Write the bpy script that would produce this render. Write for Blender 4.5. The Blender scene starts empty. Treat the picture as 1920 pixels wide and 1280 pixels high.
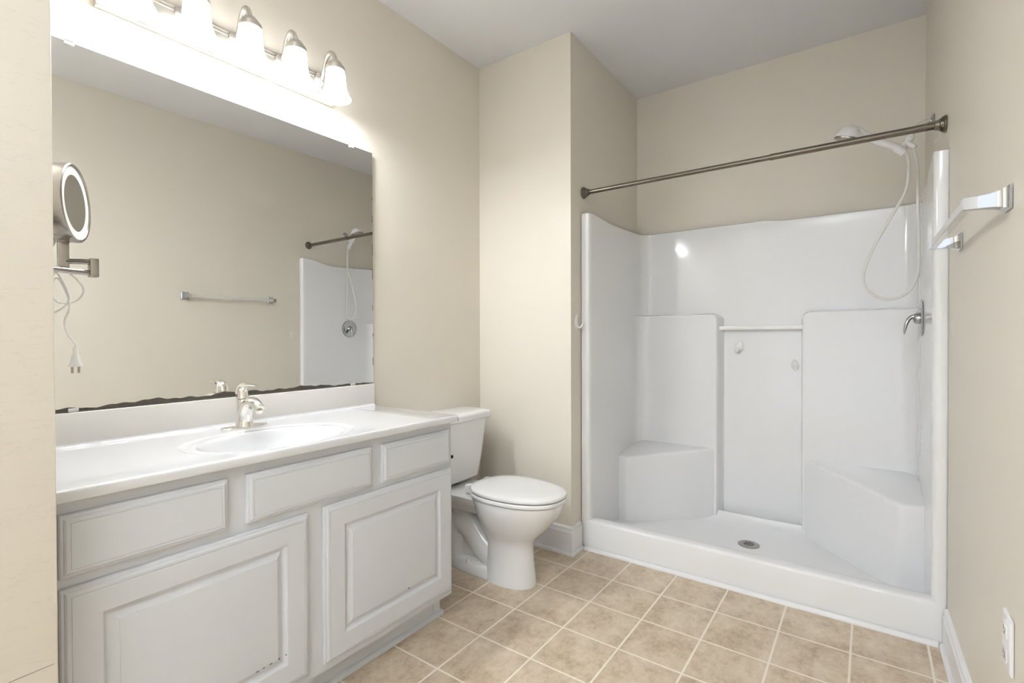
import bpy, bmesh, math, random
from mathutils import Vector, Matrix
random.seed(7)
S = bpy.context.scene
C = S.collection
PI = math.pi

# ------------------------------------------------------------------ camera
cam_d = bpy.data.cameras.new('camera')
cam = bpy.data.objects.new('camera', cam_d); C.objects.link(cam)
cam_d.sensor_width = 36.0
cam_d.lens = 931.1 / 1920 * 36
cam_d.clip_start = 0.02
yaw, pitch, roll = map(math.radians, (35.71, -0.542, -0.159))
Fv = Vector((-math.sin(yaw)*math.cos(pitch), math.cos(yaw)*math.cos(pitch), math.sin(pitch)))
R0 = Vector((math.cos(yaw), math.sin(yaw), 0)); U0 = R0.cross(Fv)
Rv = R0*math.cos(roll) + U0*math.sin(roll)
Uv = -R0*math.sin(roll) + U0*math.cos(roll)
M = Matrix((Rv, Uv, -Fv)).transposed().to_4x4()
M.translation = Vector((1.889, 0, 1.15))
cam.matrix_world = M
S.camera = cam

# ------------------------------------------------------------------ world, view, large lights
S.view_settings.view_transform = 'Standard'
S.view_settings.look = 'None'
S.view_settings.exposure = 1.16
S.view_settings.gamma = 1.0
S.view_settings.use_curve_mapping = False
W = bpy.data.worlds.new('daylight_beyond_doorway'); S.world = W
W.use_nodes = True
W.node_tree.nodes['Background'].inputs[0].default_value = (0.90, 0.95, 1.0, 1)
W.node_tree.nodes['Background'].inputs[1].default_value = 0.85

BULB_W = 2.6          # each bulb's own light through the open end of its shade
SHADE_E = 3.2         # glow of the frosted glass
def area_light(name, loc, aim, sx, sy, power, col=(1, 1, 1)):
    l = bpy.data.lights.new(name, 'AREA'); l.shape = 'RECTANGLE'; l.size = sx; l.size_y = sy
    l.energy = power; l.color = col
    o = bpy.data.objects.new(name, l); C.objects.link(o); o.location = loc
    o.rotation_euler = (Vector(aim) - Vector(loc)).to_track_quat('-Z', 'Y').to_euler()
    return o
# daylight of the next room, coming in through the open doorway behind the camera
portal = area_light('doorway_daylight', (1.39, -2.21, 1.37), (1.39, 2.0, 1.37), 1.54, 2.74, 1)
fl = area_light('ceiling_bounce_fill', (1.60, -1.45, 1.70), (1.55, -1.10, 2.743), 0.35, 0.35, 28, (0.90, 0.955, 1.0)); fl.data.spread = math.radians(85)   # added unseen fill light, aimed at the ceiling to even out the room
portal.data.cycles.is_portal = True      # only guides the sky light that comes in through the open end of the room

# ------------------------------------------------------------------ materials
def nt(name):
    m = bpy.data.materials.new(name); m.use_nodes = True
    return m, m.node_tree.nodes, m.node_tree.links, m.node_tree.nodes['Principled BSDF']
def mat(name, col, rough=0.5, metal=0.0, bump=0.0, bscale=60, coat=0.0, var=0.0, vscale=6, spec=0.5, trans=0, ior=1.45, alpha=1):
    m, N, L, B = nt(name)
    B.inputs['Base Color'].default_value = (*col, 1)
    B.inputs['Roughness'].default_value = rough
    B.inputs['Metallic'].default_value = metal
    B.inputs['Specular IOR Level'].default_value = spec
    B.inputs['IOR'].default_value = ior
    B.inputs['Coat Weight'].default_value = coat
    B.inputs['Coat Roughness'].default_value = 0.05
    B.inputs['Transmission Weight'].default_value = trans
    B.inputs['Alpha'].default_value = alpha
    geo = N.new('ShaderNodeNewGeometry')
    if var:
        n = N.new('ShaderNodeTexNoise'); n.inputs['Scale'].default_value = vscale; n.inputs['Detail'].default_value = 4
        L.new(geo.outputs['Position'], n.inputs['Vector'])
        mx = N.new('ShaderNodeMix'); mx.data_type = 'RGBA'
        mx.inputs[6].default_value = (*[c*(1-var) for c in col], 1); mx.inputs[7].default_value = (*[min(1, c*(1+var)) for c in col], 1)
        L.new(n.outputs[0], mx.inputs[0]); L.new(mx.outputs[2], B.inputs['Base Color'])
    if bump:
        n = N.new('ShaderNodeTexNoise'); n.inputs['Scale'].default_value = bscale; n.inputs['Detail'].default_value = 3
        L.new(geo.outputs['Position'], n.inputs['Vector'])
        b = N.new('ShaderNodeBump'); b.inputs['Strength'].default_value = bump; b.inputs['Distance'].default_value = 0.002
        L.new(n.outputs[0], b.inputs['Height']); L.new(b.outputs[0], B.inputs['Normal'])
    return m

CREAM = (0.77, 0.722, 0.635)
m_wall = mat('cream_wall_paint', CREAM, 0.42, bump=0.15, bscale=90, var=0.02, vscale=2.5, spec=0.35)
m_ceil = mat('flat_white_ceiling_paint', (0.82, 0.82, 0.84), 0.8, bump=0.15, bscale=120, spec=0.2)
m_trim = mat('white_gloss_trim_paint', (0.83, 0.83, 0.84), 0.3, bump=0.05, bscale=40)
m_cab = mat('white_cabinet_paint', (0.66, 0.675, 0.705), 0.35, bump=0.08, bscale=35, var=0.015)
m_marble = mat('cultured_marble_white', (0.74, 0.748, 0.765), 0.12, coat=0.5, var=0.02, vscale=5)
m_splash = mat('cultured_marble_cream', (0.80, 0.775, 0.745), 0.15, coat=0.3, var=0.02, vscale=5)
m_gel = mat('white_shower_gelcoat', (0.86, 0.86, 0.865), 0.10, coat=0.3, bump=0.10, bscale=7)
m_pan = mat('white_shower_pan_gelcoat', (0.86, 0.86, 0.865), 0.22, bump=0.06, bscale=12)
m_porc = mat('white_vitreous_china', (0.84, 0.84, 0.845), 0.08, coat=0.4)
m_seat = mat('white_toilet_seat_plastic', (0.83, 0.83, 0.825), 0.18)
m_plastic = mat('white_glossy_plastic', (0.84, 0.83, 0.82), 0.25)
m_hose = mat('ivory_plastic_hose', (0.78, 0.76, 0.72), 0.3)
m_chrome = mat('polished_chrome', (0.50, 0.51, 0.53), 0.06, 1.0)
m_fauc = mat('satin_nickel_faucet', (0.86, 0.84, 0.80), 0.14, 1.0)
m_nick = mat('brushed_nickel', (0.40, 0.375, 0.345), 0.25, 1.0)
m_nickl = mat('brushed_nickel_light_bar', (0.66, 0.63, 0.58), 0.38, 1.0)
m_rod = mat('dark_brushed_nickel_rod', (0.21, 0.185, 0.15), 0.26, 1.0)
m_rubber = mat('dark_brown_rod_end', (0.13, 0.115, 0.09), 0.42, 0.3)
m_dark = mat('black_hole', (0.012, 0.012, 0.012), 0.6)
m_chip = mat('dark_bare_chip', (0.10, 0.085, 0.07), 0.7)
m_caulk = mat('grey_caulk', (0.45, 0.43, 0.40), 0.6)
m_mirror = mat('silvered_mirror', (0.90, 0.905, 0.90), 0.0, 1.0)
m_desil = mat('corroded_dark_mirror_edge', (0.075, 0.065, 0.050), 0.5, var=0.4, vscale=60)
m_glasse = mat('mirror_glass_edge', (0.62, 0.66, 0.63), 0.2)
m_clip = mat('clear_plastic_clip', (0.62, 0.61, 0.58), 0.2)
m_acr = mat('clear_acrylic_bar', (0.93, 0.92, 0.90), 0.05, trans=0.65, ior=1.3)
m_acrw = mat('frosted_white_bar', (0.88, 0.875, 0.86), 0.08, coat=0.5)
m_frost = mat('frosted_ring_glass', (0.85, 0.86, 0.84), 0.35)
m_spackle = mat('pale_spackle', (0.82, 0.80, 0.75), 0.6)
m_patchw = mat('grey_pencil_mark', (0.30, 0.27, 0.23), 0.8)

# wall at far left: the same paint with hand marks and hairline scratches
m_wallw, N, L, B = nt('cream_wall_paint_scuffed')
B.inputs['Roughness'].default_value = 0.5
g = N.new('ShaderNodeNewGeometry')
mp = N.new('ShaderNodeMapping'); mp.inputs['Rotation'].default_value = (0.5, 0.2, 0); mp.inputs['Scale'].default_value = (1, 3.0, 14)
L.new(g.outputs['Position'], mp.inputs['Vector'])
n1 = N.new('ShaderNodeTexNoise'); n1.inputs['Scale'].default_value = 2.2; n1.inputs['Detail'].default_value = 6; n1.inputs['Roughness'].default_value = 0.6
L.new(mp.outputs[0], n1.inputs['Vector'])
rp = N.new('ShaderNodeValToRGB'); rp.color_ramp.interpolation = 'LINEAR'
rp.color_ramp.elements[0].position = 0.0; rp.color_ramp.elements[0].color = (*CREAM, 1)
e = rp.color_ramp.elements[1]; e.position = 1.0; e.color = (*CREAM, 1)
for p, k in ((0.494, 1.0), (0.5, 0.90), (0.506, 1.0)):
    q = rp.color_ramp.elements.new(p); q.color = (*[c*k for c in CREAM], 1)
L.new(n1.outputs[0], rp.inputs[0]); L.new(rp.outputs[0], B.inputs['Base Color'])

# vinyl floor: embossed tile pattern 23 cm, mottled tan, pale grout
m_floor, N, L, B = nt('tan_vinyl_tile_floor')
g = N.new('ShaderNodeNewGeometry')
sep = N.new('ShaderNodeSeparateXYZ'); L.new(g.outputs['Position'], sep.inputs[0])
def math_n(op, a, b=None, c=None):
    n = N.new('ShaderNodeMath'); n.operation = op
    for i, v in enumerate((a, b, c)):
        if v is None: continue
        if isinstance(v, (int, float)): n.inputs[i].default_value = v
        else: L.new(v, n.inputs[i])
    return n.outputs[0]
def grout(axis, off, step):
    v = math_n('DIVIDE', math_n('SUBTRACT', axis, off), step)
    f = math_n('FRACT', math_n('ADD', v, 100.5))
    d = math_n('MULTIPLY', math_n('ABSOLUTE', math_n('SUBTRACT', f, 0.5)), step)
    return d
nw = N.new('ShaderNodeTexNoise'); nw.inputs['Scale'].default_value = 60
L.new(g.outputs['Position'], nw.inputs['Vector'])
wob = math_n('MULTIPLY', math_n('SUBTRACT', nw.outputs[0], 0.5), 0.002)
dx = grout(sep.outputs[0], 0.4445, 0.2323); dy = grout(sep.outputs[1], 1.237, 0.2328)
d = math_n('ADD', math_n('MINIMUM', dx, dy), wob)
mr = N.new('ShaderNodeMapRange'); mr.inputs[1].default_value = 0.0027; mr.inputs[2].default_value = 0.0046
L.new(d, mr.inputs[0])
n2 = N.new('ShaderNodeTexNoise'); n2.inputs['Scale'].default_value = 9; n2.inputs['Detail'].default_value = 9; n2.inputs['Roughness'].default_value = 0.68
n3 = N.new('ShaderNodeTexNoise'); n3.inputs['Scale'].default_value = 42; n3.inputs['Detail'].default_value = 8; n3.inputs['Roughness'].default_value = 0.75
mp = N.new('ShaderNodeMapping'); mp.inputs['Scale'].default_value = (1, 0.75, 1)
L.new(g.outputs['Position'], mp.inputs['Vector']); L.new(mp.outputs[0], n2.inputs['Vector']); L.new(mp.outputs[0], n3.inputs['Vector'])
mixn = math_n('ADD', math_n('MULTIPLY', n2.outputs[0], 0.6), math_n('MULTIPLY', n3.outputs[0], 0.4))
cr = N.new('ShaderNodeValToRGB')
cr.color_ramp.elements[0].position = 0.36; cr.color_ramp.elements[0].color = (0.40, 0.295, 0.19, 1)
cr.color_ramp.elements[1].position = 0.66; cr.color_ramp.elements[1].color = (0.76, 0.655, 0.53, 1)
q = cr.color_ramp.elements.new(0.50); q.color = (0.62, 0.505, 0.375, 1)
L.new(mixn, cr.inputs[0])
gm = N.new('ShaderNodeMix'); gm.data_type = 'RGBA'; gm.inputs[6].default_value = (0.86, 0.80, 0.68, 1)
L.new(mr.outputs[0], gm.inputs[0]); L.new(cr.outputs[0], gm.inputs[7]); L.new(gm.outputs[2], B.inputs['Base Color'])
B.inputs['Roughness'].default_value = 0.38
bp = N.new('ShaderNodeBump'); bp.inputs['Strength'].default_value = 0.35; bp.inputs['Distance'].default_value = 0.0012
hh = math_n('ADD', mr.outputs[0], math_n('MULTIPLY', n3.outputs[0], 0.5))
L.new(hh, bp.inputs['Height']); L.new(bp.outputs[0], B.inputs['Normal'])

# glowing frosted bell glass: brightest round the bulb
m_shade, N, L, B = nt('lit_frosted_glass')
B.inputs['Base Color'].default_value = (0.9, 0.9, 0.9, 1); B.inputs['Roughness'].default_value = 0.3
g = N.new('ShaderNodeNewGeometry'); sep = N.new('ShaderNodeSeparateXYZ'); L.new(g.outputs['Position'], sep.inputs[0])
mr = N.new('ShaderNodeMapRange'); mr.inputs[1].default_value = 2.255; mr.inputs[2].default_value = 2.19
mr.inputs[3].default_value = 0.13; mr.inputs[4].default_value = 1.0
L.new(sep.outputs[2], mr.inputs[0])
ms = math_n('MULTIPLY', mr.outputs[0], SHADE_E)
L.new(ms, B.inputs['Emission Strength']); B.inputs['Emission Color'].default_value = (0.96, 0.98, 1.0, 1)
m_bulb, N, L, B = nt('lit_bulb_glass')
B.inputs['Emission Color'].default_value = (1, 0.98, 0.96, 1); B.inputs['Emission Strength'].default_value = 12

# ------------------------------------------------------------------ helpers
def root_off(p):
    while p is not None and p.parent is not None: p = p.parent
    return p.location.copy() if p is not None else Vector((0, 0, 0))
def obj(name, bm, m, parent=None, smooth=True, ang=35):
    off = root_off(parent)
    bmesh.ops.recalc_face_normals(bm, faces=bm.faces)
    for v in bm.verts: v.co -= off
    if smooth:
        for f in bm.faces: f.smooth = True
        for e in bm.edges:
            if len(e.link_faces) == 2 and e.calc_face_angle(0) > math.radians(ang): e.smooth = False
    me = bpy.data.meshes.new(name); bm.to_mesh(me); bm.free()
    me.materials.append(m)
    o = bpy.data.objects.new(name, me); C.objects.link(o)
    if parent: o.parent = parent
    return o
def empty(name, loc, label, cat, group=None):
    o = bpy.data.objects.new(name, None); C.objects.link(o); o.location = loc; o.empty_display_size = 0.05
    o['label'] = label; o['category'] = cat
    if group: o['group'] = group
    return o
def struct(name, bm, m, label=None, smooth=False, ang=35):
    o = obj(name, bm, m, None, smooth, ang); o['kind'] = 'structure'
    if label: o['label'] = label; o['category'] = name.split('_')[0]
    return o
def NB(): return bmesh.new()
def box(bm, x0, x1, y0, y1, z0, z1, bev=0.0, seg=2):
    t = bmesh.new()
    r = bmesh.ops.create_cube(t, size=1)
    for v in t.verts:
        v.co = Vector(((x0+x1)/2 + v.co.x*(x1-x0), (y0+y1)/2 + v.co.y*(y1-y0), (z0+z1)/2 + v.co.z*(z1-z0)))
    if bev: bmesh.ops.bevel(t, geom=t.edges[:], offset=bev, segments=seg, affect='EDGES', profile=0.5)
    merge(bm, t); return bm
def merge(bm, t):
    me = bpy.data.meshes.new('tmp'); t.to_mesh(me); t.free(); bm.from_mesh(me); bpy.data.meshes.remove(me)
def prism(bm, pts, z0, z1, bev=0.0, seg=3, topz=None):
    """plan polygon pts [(x,y)] extruded z0..z1 (topz(x,y) overrides)"""
    t = bmesh.new()
    a = [t.verts.new((x, y, z0)) for x, y in pts]
    b = [t.verts.new((x, y, topz(x, y) if topz else z1)) for x, y in pts]
    n = len(pts)
    t.faces.new(a[::-1]); t.faces.new(b)
    for i in range(n): t.faces.new((a[i], a[(i+1) % n], b[(i+1) % n], b[i]))
    if bev: bmesh.ops.bevel(t, geom=t.edges[:], offset=bev, segments=seg, affect='EDGES', profile=0.5)
    merge(bm, t); return bm
def sweep(bm, prof, p0, p1, up=(0, 0, 1), out=None):
    """profile [(a,b)] a along out, b along up; closed, extruded p0->p1"""
    p0, p1 = Vector(p0), Vector(p1); up = Vector(up); out = Vector(out)
    A = [bm.verts.new(p0 + out*a + up*b) for a, b in prof]
    Bv = [bm.verts.new(p1 + out*a + up*b) for a, b in prof]
    n = len(prof)
    for i in range(n): bm.faces.new((A[i], A[(i+1) % n], Bv[(i+1) % n], Bv[i]))
    bm.faces.new(A[::-1]); bm.faces.new(Bv)
    return bm
def frame_of(d):
    d = Vector(d).normalized()
    a = Vector((0, 0, 1)) if abs(d.z) < 0.9 else Vector((1, 0, 0))
    u = d.cross(a).normalized(); v = d.cross(u).normalized()
    return u, v, d
def lathe(bm, prof, base, axis=(0, 0, 1), seg=32, closed=False, sx=1.0, sy=1.0):
    """prof [(r,h)]; rotates about axis through base. closed: last joins first"""
    u, v, d = frame_of(axis); base = Vector(base); rings = []
    for r, h in prof:
        if r < 1e-6: rings.append([bm.verts.new(base + d*h)])
        else: rings.append([bm.verts.new(base + d*h + u*(r*sx*math.cos(2*PI*i/seg)) + v*(r*sy*math.sin(2*PI*i/seg))) for i in range(seg)])
    pairs = list(zip(rings[:-1], rings[1:]))
    if closed: pairs.append((rings[-1], rings[0]))
    for A, Bv in pairs:
        if len(A) == 1 and len(Bv) == 1: continue
        for i in range(seg):
            j = (i+1) % seg
            if len(A) == 1: bm.faces.new((A[0], Bv[i], Bv[j]))
            elif len(Bv) == 1: bm.faces.new((A[i], A[j], Bv[0]))
            else: bm.faces.new((A[i], A[j], Bv[j], Bv[i]))
    if not closed:
        for R in (rings[0], rings[-1]):
            if len(R) > 1: bm.faces.new(R)
    return bm
def crom(pts, n=8):
    P = [Vector(p) for p in pts]; P = [2*P[0]-P[1]] + P + [2*P[-1]-P[-2]]; out = []
    for i in range(1, len(P)-2):
        for k in range(n):
            t = k/n; a, b, c, d = P[i-1:i+3]
            out.append(0.5*((2*b) + (c-a)*t + (2*a-5*b+4*c-d)*t*t + (3*b-a-3*c+d)*t**3))
    out.append(P[-2]); return out
def tube(bm, pts, rad, seg=12, n=8, smooth=True, sx=1.0, sy=1.0, ref=None):
    """rad: number or list per control point"""
    R = rad if isinstance(rad, (list, tuple)) else [rad]*len(pts)
    if smooth:
        P = crom(pts, n); RR = []
        for i in range(len(pts)-1):
            for k in range(n): RR.append(R[i] + (R[i+1]-R[i])*k/n)
        RR.append(R[-1])
    else: P = [Vector(p) for p in pts]; RR = R
    rings = []; u = None
    for i, p in enumerate(P):
        t = (P[min(i+1, len(P)-1)] - P[max(i-1, 0)]).normalized()
        if ref is not None: u = (Vector(ref) - t*t.dot(Vector(ref))).normalized()
        elif u is None: u = frame_of(t)[0]
        else: u = (u - t*u.dot(t)).normalized()
        v = t.cross(u)
        rings.append([bm.verts.new(p + u*(RR[i]*sx*math.cos(2*PI*k/seg)) + v*(RR[i]*sy*math.sin(2*PI*k/seg))) for k in range(seg)])
    for A, Bv in zip(rings[:-1], rings[1:]):
        for i in range(seg): bm.faces.new((A[i], A[(i+1) % seg], Bv[(i+1) % seg], Bv[i]))
    bm.faces.new(rings[0][::-1]); bm.faces.new(rings[-1])
    return bm
def loft(bm, loops, cap0=True, cap1=True):
    rings = [[bm.verts.new(p) for p in lp] for lp in loops]
    n = len(rings[0])
    for A, Bv in zip(rings[:-1], rings[1:]):
        for i in range(n): bm.faces.new((A[i], A[(i+1) % n], Bv[(i+1) % n], Bv[i]))
    if cap0: bm.faces.new(rings[0][::-1])
    if cap1: bm.faces.new(rings[-1])
    return bm
def ss(a, b, x):
    t = max(0, min(1, (x-a)/(b-a))); return t*t*(3-2*t)

# ------------------------------------------------------------------ room shell
ZC = 2.743
YE = -2.20         # open end of the passage behind the camera
YT = 2.30          # wall beside the toilet
XA = 0.617         # left side of the shower alcove
YB = 3.217         # back of the alcove
def xw(y): return 2.141 - 0.0160*(y-1.5)     # right wall, a touch out of square
Y0 = 0.262         # left end of the vanity
b = NB(); box(b, -0.15, 2.35, YE, 3.4, -0.12, 0.0); struct('floor', b, m_floor, 'tan mottled vinyl floor with pale grout lines in square tiles')
b = NB(); box(b, -0.15, 2.35, YE, 3.4, ZC, ZC+0.12); struct('ceiling', b, m_ceil, 'plain pale grey white ceiling')
b = NB(); box(b, -0.15, 0.0, Y0-0.02, 3.4, 0, ZC); struct('wall_left', b, m_wall, 'cream wall behind the mirror and vanity')
b = NB(); box(b, 0.0, XA, YT, 3.4, 0, ZC); struct('wall_back_left', b, m_wall, 'cream wall beside the toilet, ending at the shower alcove')
b = NB(); box(b, XA, 2.35, YB, 3.4, 0, ZC); struct('wall_back', b, m_wall, 'cream wall above the back of the shower')
b = NB(); prism(b, [(xw(YE), YE), (2.35, YE), (2.35, 3.4), (xw(3.4), 3.4)], 0, ZC); struct('wall_right', b, m_wall, 'cream wall carrying the towel bar')
b = NB(); box(b, -0.15, 0.62, YE, Y0, 0, ZC, 0.004, 2); struct('wall_front_left', b, m_wallw, 'scuffed cream wall end nearest the camera, left of the vanity', True)

# baseboards: tall flat board, stepped cap, quarter round shoe
BB = [(0, 0), (0.024, 0), (0.024, 0.010), (0.019, 0.017), (0.013, 0.018), (0.013, 0.112), (0.015, 0.114), (0.015, 0.118), (0.011, 0.125), (0.010, 0.134), (0.012, 0.136), (0.012, 0.141), (0.006, 0.147), (0, 0.150)]
def mitred(bm, path, prof, outs):
    """path pts in plan, outs: offset direction per path pt (already mitre-scaled)"""
    loops = []
    for (x, y), (ox, oy) in zip(path, outs):
        loops.append([Vector((x+ox*a, y+oy*a, z)) for a, z in prof])
    return loft(bm, loops)
b = NB(); mitred(b, [(0.001, YT), (XA, YT), (XA, 2.400)], BB, [(0, -1), (1, -1), (1, 0)])
struct('baseboard_back_left', b, m_trim, 'white moulded baseboard turning the corner between toilet and shower')
b = NB(); mitred(b, [(0, 1.500), (0, YT-0.001)], BB, [(1, 0), (1, 0)])
struct('baseboard_left', b, m_trim, 'white baseboard behind the toilet')
b = NB(); mitred(b, [(xw(YE+0.01), YE+0.01), (xw(2.40), 2.398)], BB, [(-1, 0), (-1, 0)])
struct('baseboard_right', b, m_trim, 'white baseboard along the right wall up to the shower')
b = NB(); sweep(b, [(0, 0), (0.013, 0), (0.0125, 0.006), (0.010, 0.012), (0.005, 0.017), (0, 0.018)], (0.643, 2.404, 0), (xw(2.39)-0.026, 2.404, 0), out=(0, -1, 0))
struct('trim_1', b, m_trim, 'white quarter round trim along the foot of the shower curb', True)

# spackle patch and hook scar on the right wall
b = NB()
pts = [(0.0, 0.0)]
t = []
for i in range(14):
    a = 2*PI*i/14; r = 0.018*(1+0.35*math.sin(3*a+1)+0.2*math.sin(5*a))
    t.append((2.336+r*math.cos(a), 1.178+1.4*r*math.sin(a)))
loops = [[Vector((xw(y)-0.0002, y, z)) for y, z in t], [Vector((xw(y)-0.0012, 2.336+(y-2.336)*0.8, 1.178+(z-1.178)*0.8)) for y, z in t]]
loft(b, loops)
o = obj('wall_patch', b, m_spackle); o['label'] = 'small pale spackle patch on the right wall beside the shower edge'; o['category'] = 'wall patch'

# hairline crack low on the near wall end
b = NB(); tube(b, [(0.6200, -0.02, 0.5150), (0.6200, 0.05, 0.5185), (0.6200, 0.11, 0.5205), (0.6200, 0.18, 0.5230), (0.6200, 0.256, 0.5245)], [0.0006, 0.0009, 0.0006, 0.0010, 0.0007], seg=6, n=4)
o = obj('wall_crack', b, m_patchw); o['label'] = 'thin dark crack running across the bottom of the near left wall end'; o['category'] = 'wall crack'

# ------------------------------------------------------------------ vanity cabinet
van = empty('vanity_cabinet', (0.27, 0.886, 0), 'white painted vanity cabinet with three drawer fronts and two raised panel doors', 'cabinet')
b = NB()
for x0, x1, y0, y1, z0, z1 in ((0.004, 0.4955, Y0+0.006, Y0+0.022, 0.108, 0.808), (0.004, 0.4955, 1.472, 1.488, 0.108, 0.808), (0.496, 0.512, Y0+0.006, 1.488, 0.108, 0.808), (0.013, 0.4955, Y0+0.023, 1.4715, 0.110, 0.124), (0.004, 0.012, Y0+0.023, 1.4715, 0.110, 0.806)):
    box(b, x0, x1, y0, y1, z0, z1)
# toe kick
box(b, 0.02, 0.442, Y0+0.006, 1.488, 0.0, 0.11)
box(b, 0.44, 0.4455, 1.452, 1.4885, 0.0, 0.108)
obj('cabinet_body', b, m_cab, van)
b = NB(); sweep(b, [(0, 0), (0.014, 0), (0.0135, 0.007), (0.010, 0.013), (0.004, 0.0165), (0, 0.018)], (0.442, Y0+0.006, 0), (0.442, 1.502, 0), out=(1, 0, 0))
obj('shoe_moulding', b, m_cab, van)
def panel(bm, xb, y0, y1, z0, z1, rings):
    """concentric rectangles; rings [(inset, height)] rising in +x from xb"""
    loops = []
    for ins, h in rings:
        loops.append([Vector((xb+h, y0+ins, z0+ins)), Vector((xb+h, y1-ins, z0+ins)), Vector((xb+h, y1-ins, z1-ins)), Vector((xb+h, y0+ins, z1-ins))])
    return loft(bm, loops)
XF = 0.5125
DR = [(0, 0), (0, 0.0085), (0.0025, 0.0115), (0.007, 0.0125), (0.0075, 0.0145), (0.011, 0.0172), (0.016, 0.018), (0.0165, 0.0165), (0.0185, 0.0165), (0.019, 0.018), (0.021, 0.018)]
DO = [(0, 0), (0, 0.0085), (0.0025, 0.0115), (0.007, 0.0125), (0.0075, 0.0145), (0.011, 0.0172), (0.016, 0.018), (0.0165, 0.0165), (0.0185, 0.0165), (0.019, 0.018),
      (0.070, 0.018), (0.0725, 0.0165), (0.076, 0.0105), (0.080, 0.0082), (0.084, 0.0082), (0.088, 0.0100), (0.100, 0.0155), (0.1005, 0.0175), (0.104, 0.018)]
for y0, y1, lab in ((0.284, 0.620, 'wide flat drawer front at the left'), (0.668, 1.086, 'false drawer front under the sink'), (1.129, 1.468, 'flat drawer front at the right end')):
    b = NB(); panel(b, XF, y0, y1, 0.645, 0.779, DR)
    o = obj('drawer_front', b, m_cab, van, True, 20)
d1 = None
for y0, y1, z0, z1 in ((0.284, 0.849, 0.112, 0.622), (0.901, 1.479, 0.134, 0.625)):
    b = NB(); panel(b, XF, y0, y1, 0.134, z1, DO)
    o = obj('cabinet_door', b, m_cab, van, True, 20)
    if y0 < 0.5: d1 = o
    else: d2 = o
for y, z, w, h, dd in ((0.728, 0.2350, 0.010, 0.003, d1), (0.708, 0.2345, 0.007, 0.0025, d1), (0.690, 0.234, 0.008, 0.002, d1), (0.752, 0.2365, 0.005, 0.003, d1), (0.772, 0.2375, 0.004, 0.003, d1), (1.243, 0.2355, 0.007, 0.004, d2)):
    b = NB(); t = []
    for i in range(8):
        a = 2*PI*i/8; r = 1+0.3*random.uniform(-1, 1)
        t.append((y+w*0.5*r*math.cos(a), z+h*0.5*r*math.sin(a)))
    loft(b, [[Vector((XF+0.0165, yy, zz)) for yy, zz in t], [Vector((XF+0.0186, yy, zz)) for yy, zz in t]])
    o = obj('paint_chip', b, m_chip, dd); o['label'] = 'dark paint chip'

# ------------------------------------------------------------------ vanity top with moulded oval basin
top = empty('countertop', (0.27, 0.886, 0.809), 'white cultured marble vanity top with a moulded oval sink and a cream backsplash', 'countertop')
BX, BY = 0.350, 0.845
def inside(x, y): return ((x-BX)/0.150)**2 + ((y-BY)/0.212)**2
def ztop(x, y):
    z = 0.834
    # outer shallow ring
    q = math.sqrt(((x-BX+0.005)/0.190)**2 + ((y-BY)/0.262)**2)
    z -= 0.0035*(1-ss(0.975, 1.015, q))
    r = math.sqrt(inside(x, y))
    if r < 1.06:
        t = max(0.0, min(1.0, (1.06-r)/1.06))
        lip = ss(0.0, 0.16, t)
        z -= 0.030*lip + 0.100*(1-(1-t)**2.2)*ss(0.02, 0.35, t)
    return z
b = NB()
# polar-ish grid inside an oval, stitched to the outer rectangle by mapping square->rect
xs = [0.0015, 0.02] + [0.03+0.0045*i for i in range(int((0.530-0.03)/0.0045)+1)] + [0.5325]
ys = [Y0+0.0015, Y0+0.05, Y0+0.15] + [0.53+0.006*i for i in range(int((1.13-0.53)/0.006)+1)] + [1.2, 1.35, 1.5]
G = [[b.verts.new((x, y, ztop(x, y))) for y in ys] for x in xs]
for i in range(len(xs)-1):
    for j in range(len(ys)-1): b.faces.new((G[i][j], G[i+1][j], G[i+1][j+1], G[i][j+1]))
# rolled front and right edges, underside
xe = [(0.5325, 0.834), (0.5355, 0.8335), (0.538, 0.832), (0.5395, 0.829), (0.540, 0.825), (0.540, 0.812), (0.5385, 0.809), (0.51, 0.809)]
prev = [G[-1][j] for j in range(len(ys))]
last_rows = [prev]
for x, z in xe[1:]:
    row = [b.verts.new((x, y, z)) for y in ys]
    for j in range(len(ys)-1): b.faces.new((prev[j], row[j], row[j+1], prev[j+1]))
    prev = row; last_rows.append(row)
col = [G[i][-1] for i in range(len(xs))] + [r[-1] for r in last_rows[1:5]]
prevc = col
for y, z in ((1.5035, -0.002), (1.505, -0.006), (1.505, -0.022), (1.503, -0.025)):
    nc = [b.verts.new((v.co.x, y, max(0.809, min(v.co.z, 0.834)+z))) for v in col]
    for i in range(len(nc)-1): b.faces.new((prevc[i], prevc[i+1], nc[i+1], nc[i]))
    prevc = nc
obj('counter_with_basin', b, m_marble, top, True, 50)
b = NB(); box(b, 0.002, 0.020, Y0+0.002, 1.503, 0.832, 0.934, 0.003, 3); obj('backsplash', b, m_splash, top)
b = NB(); sweep(b, [(0, 0), (0.010, 0), (0.005, 0.0025), (0.0022, 0.006), (0, 0.011)], (0.0195, Y0+0.003, 0.8335), (0.0195, 1.501, 0.8335), out=(1, 0, 0)); obj('cove_joint', b, m_marble, top)
b = NB(); lathe(b, [(0.021, 0), (0.022, 0.002), (0.018, 0.004), (0.006, 0.003), (0, 0.003)], (BX, BY, ztop(BX, BY)-0.0005), seg=24); obj('sink_drain', b, m_chrome, top)
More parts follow.
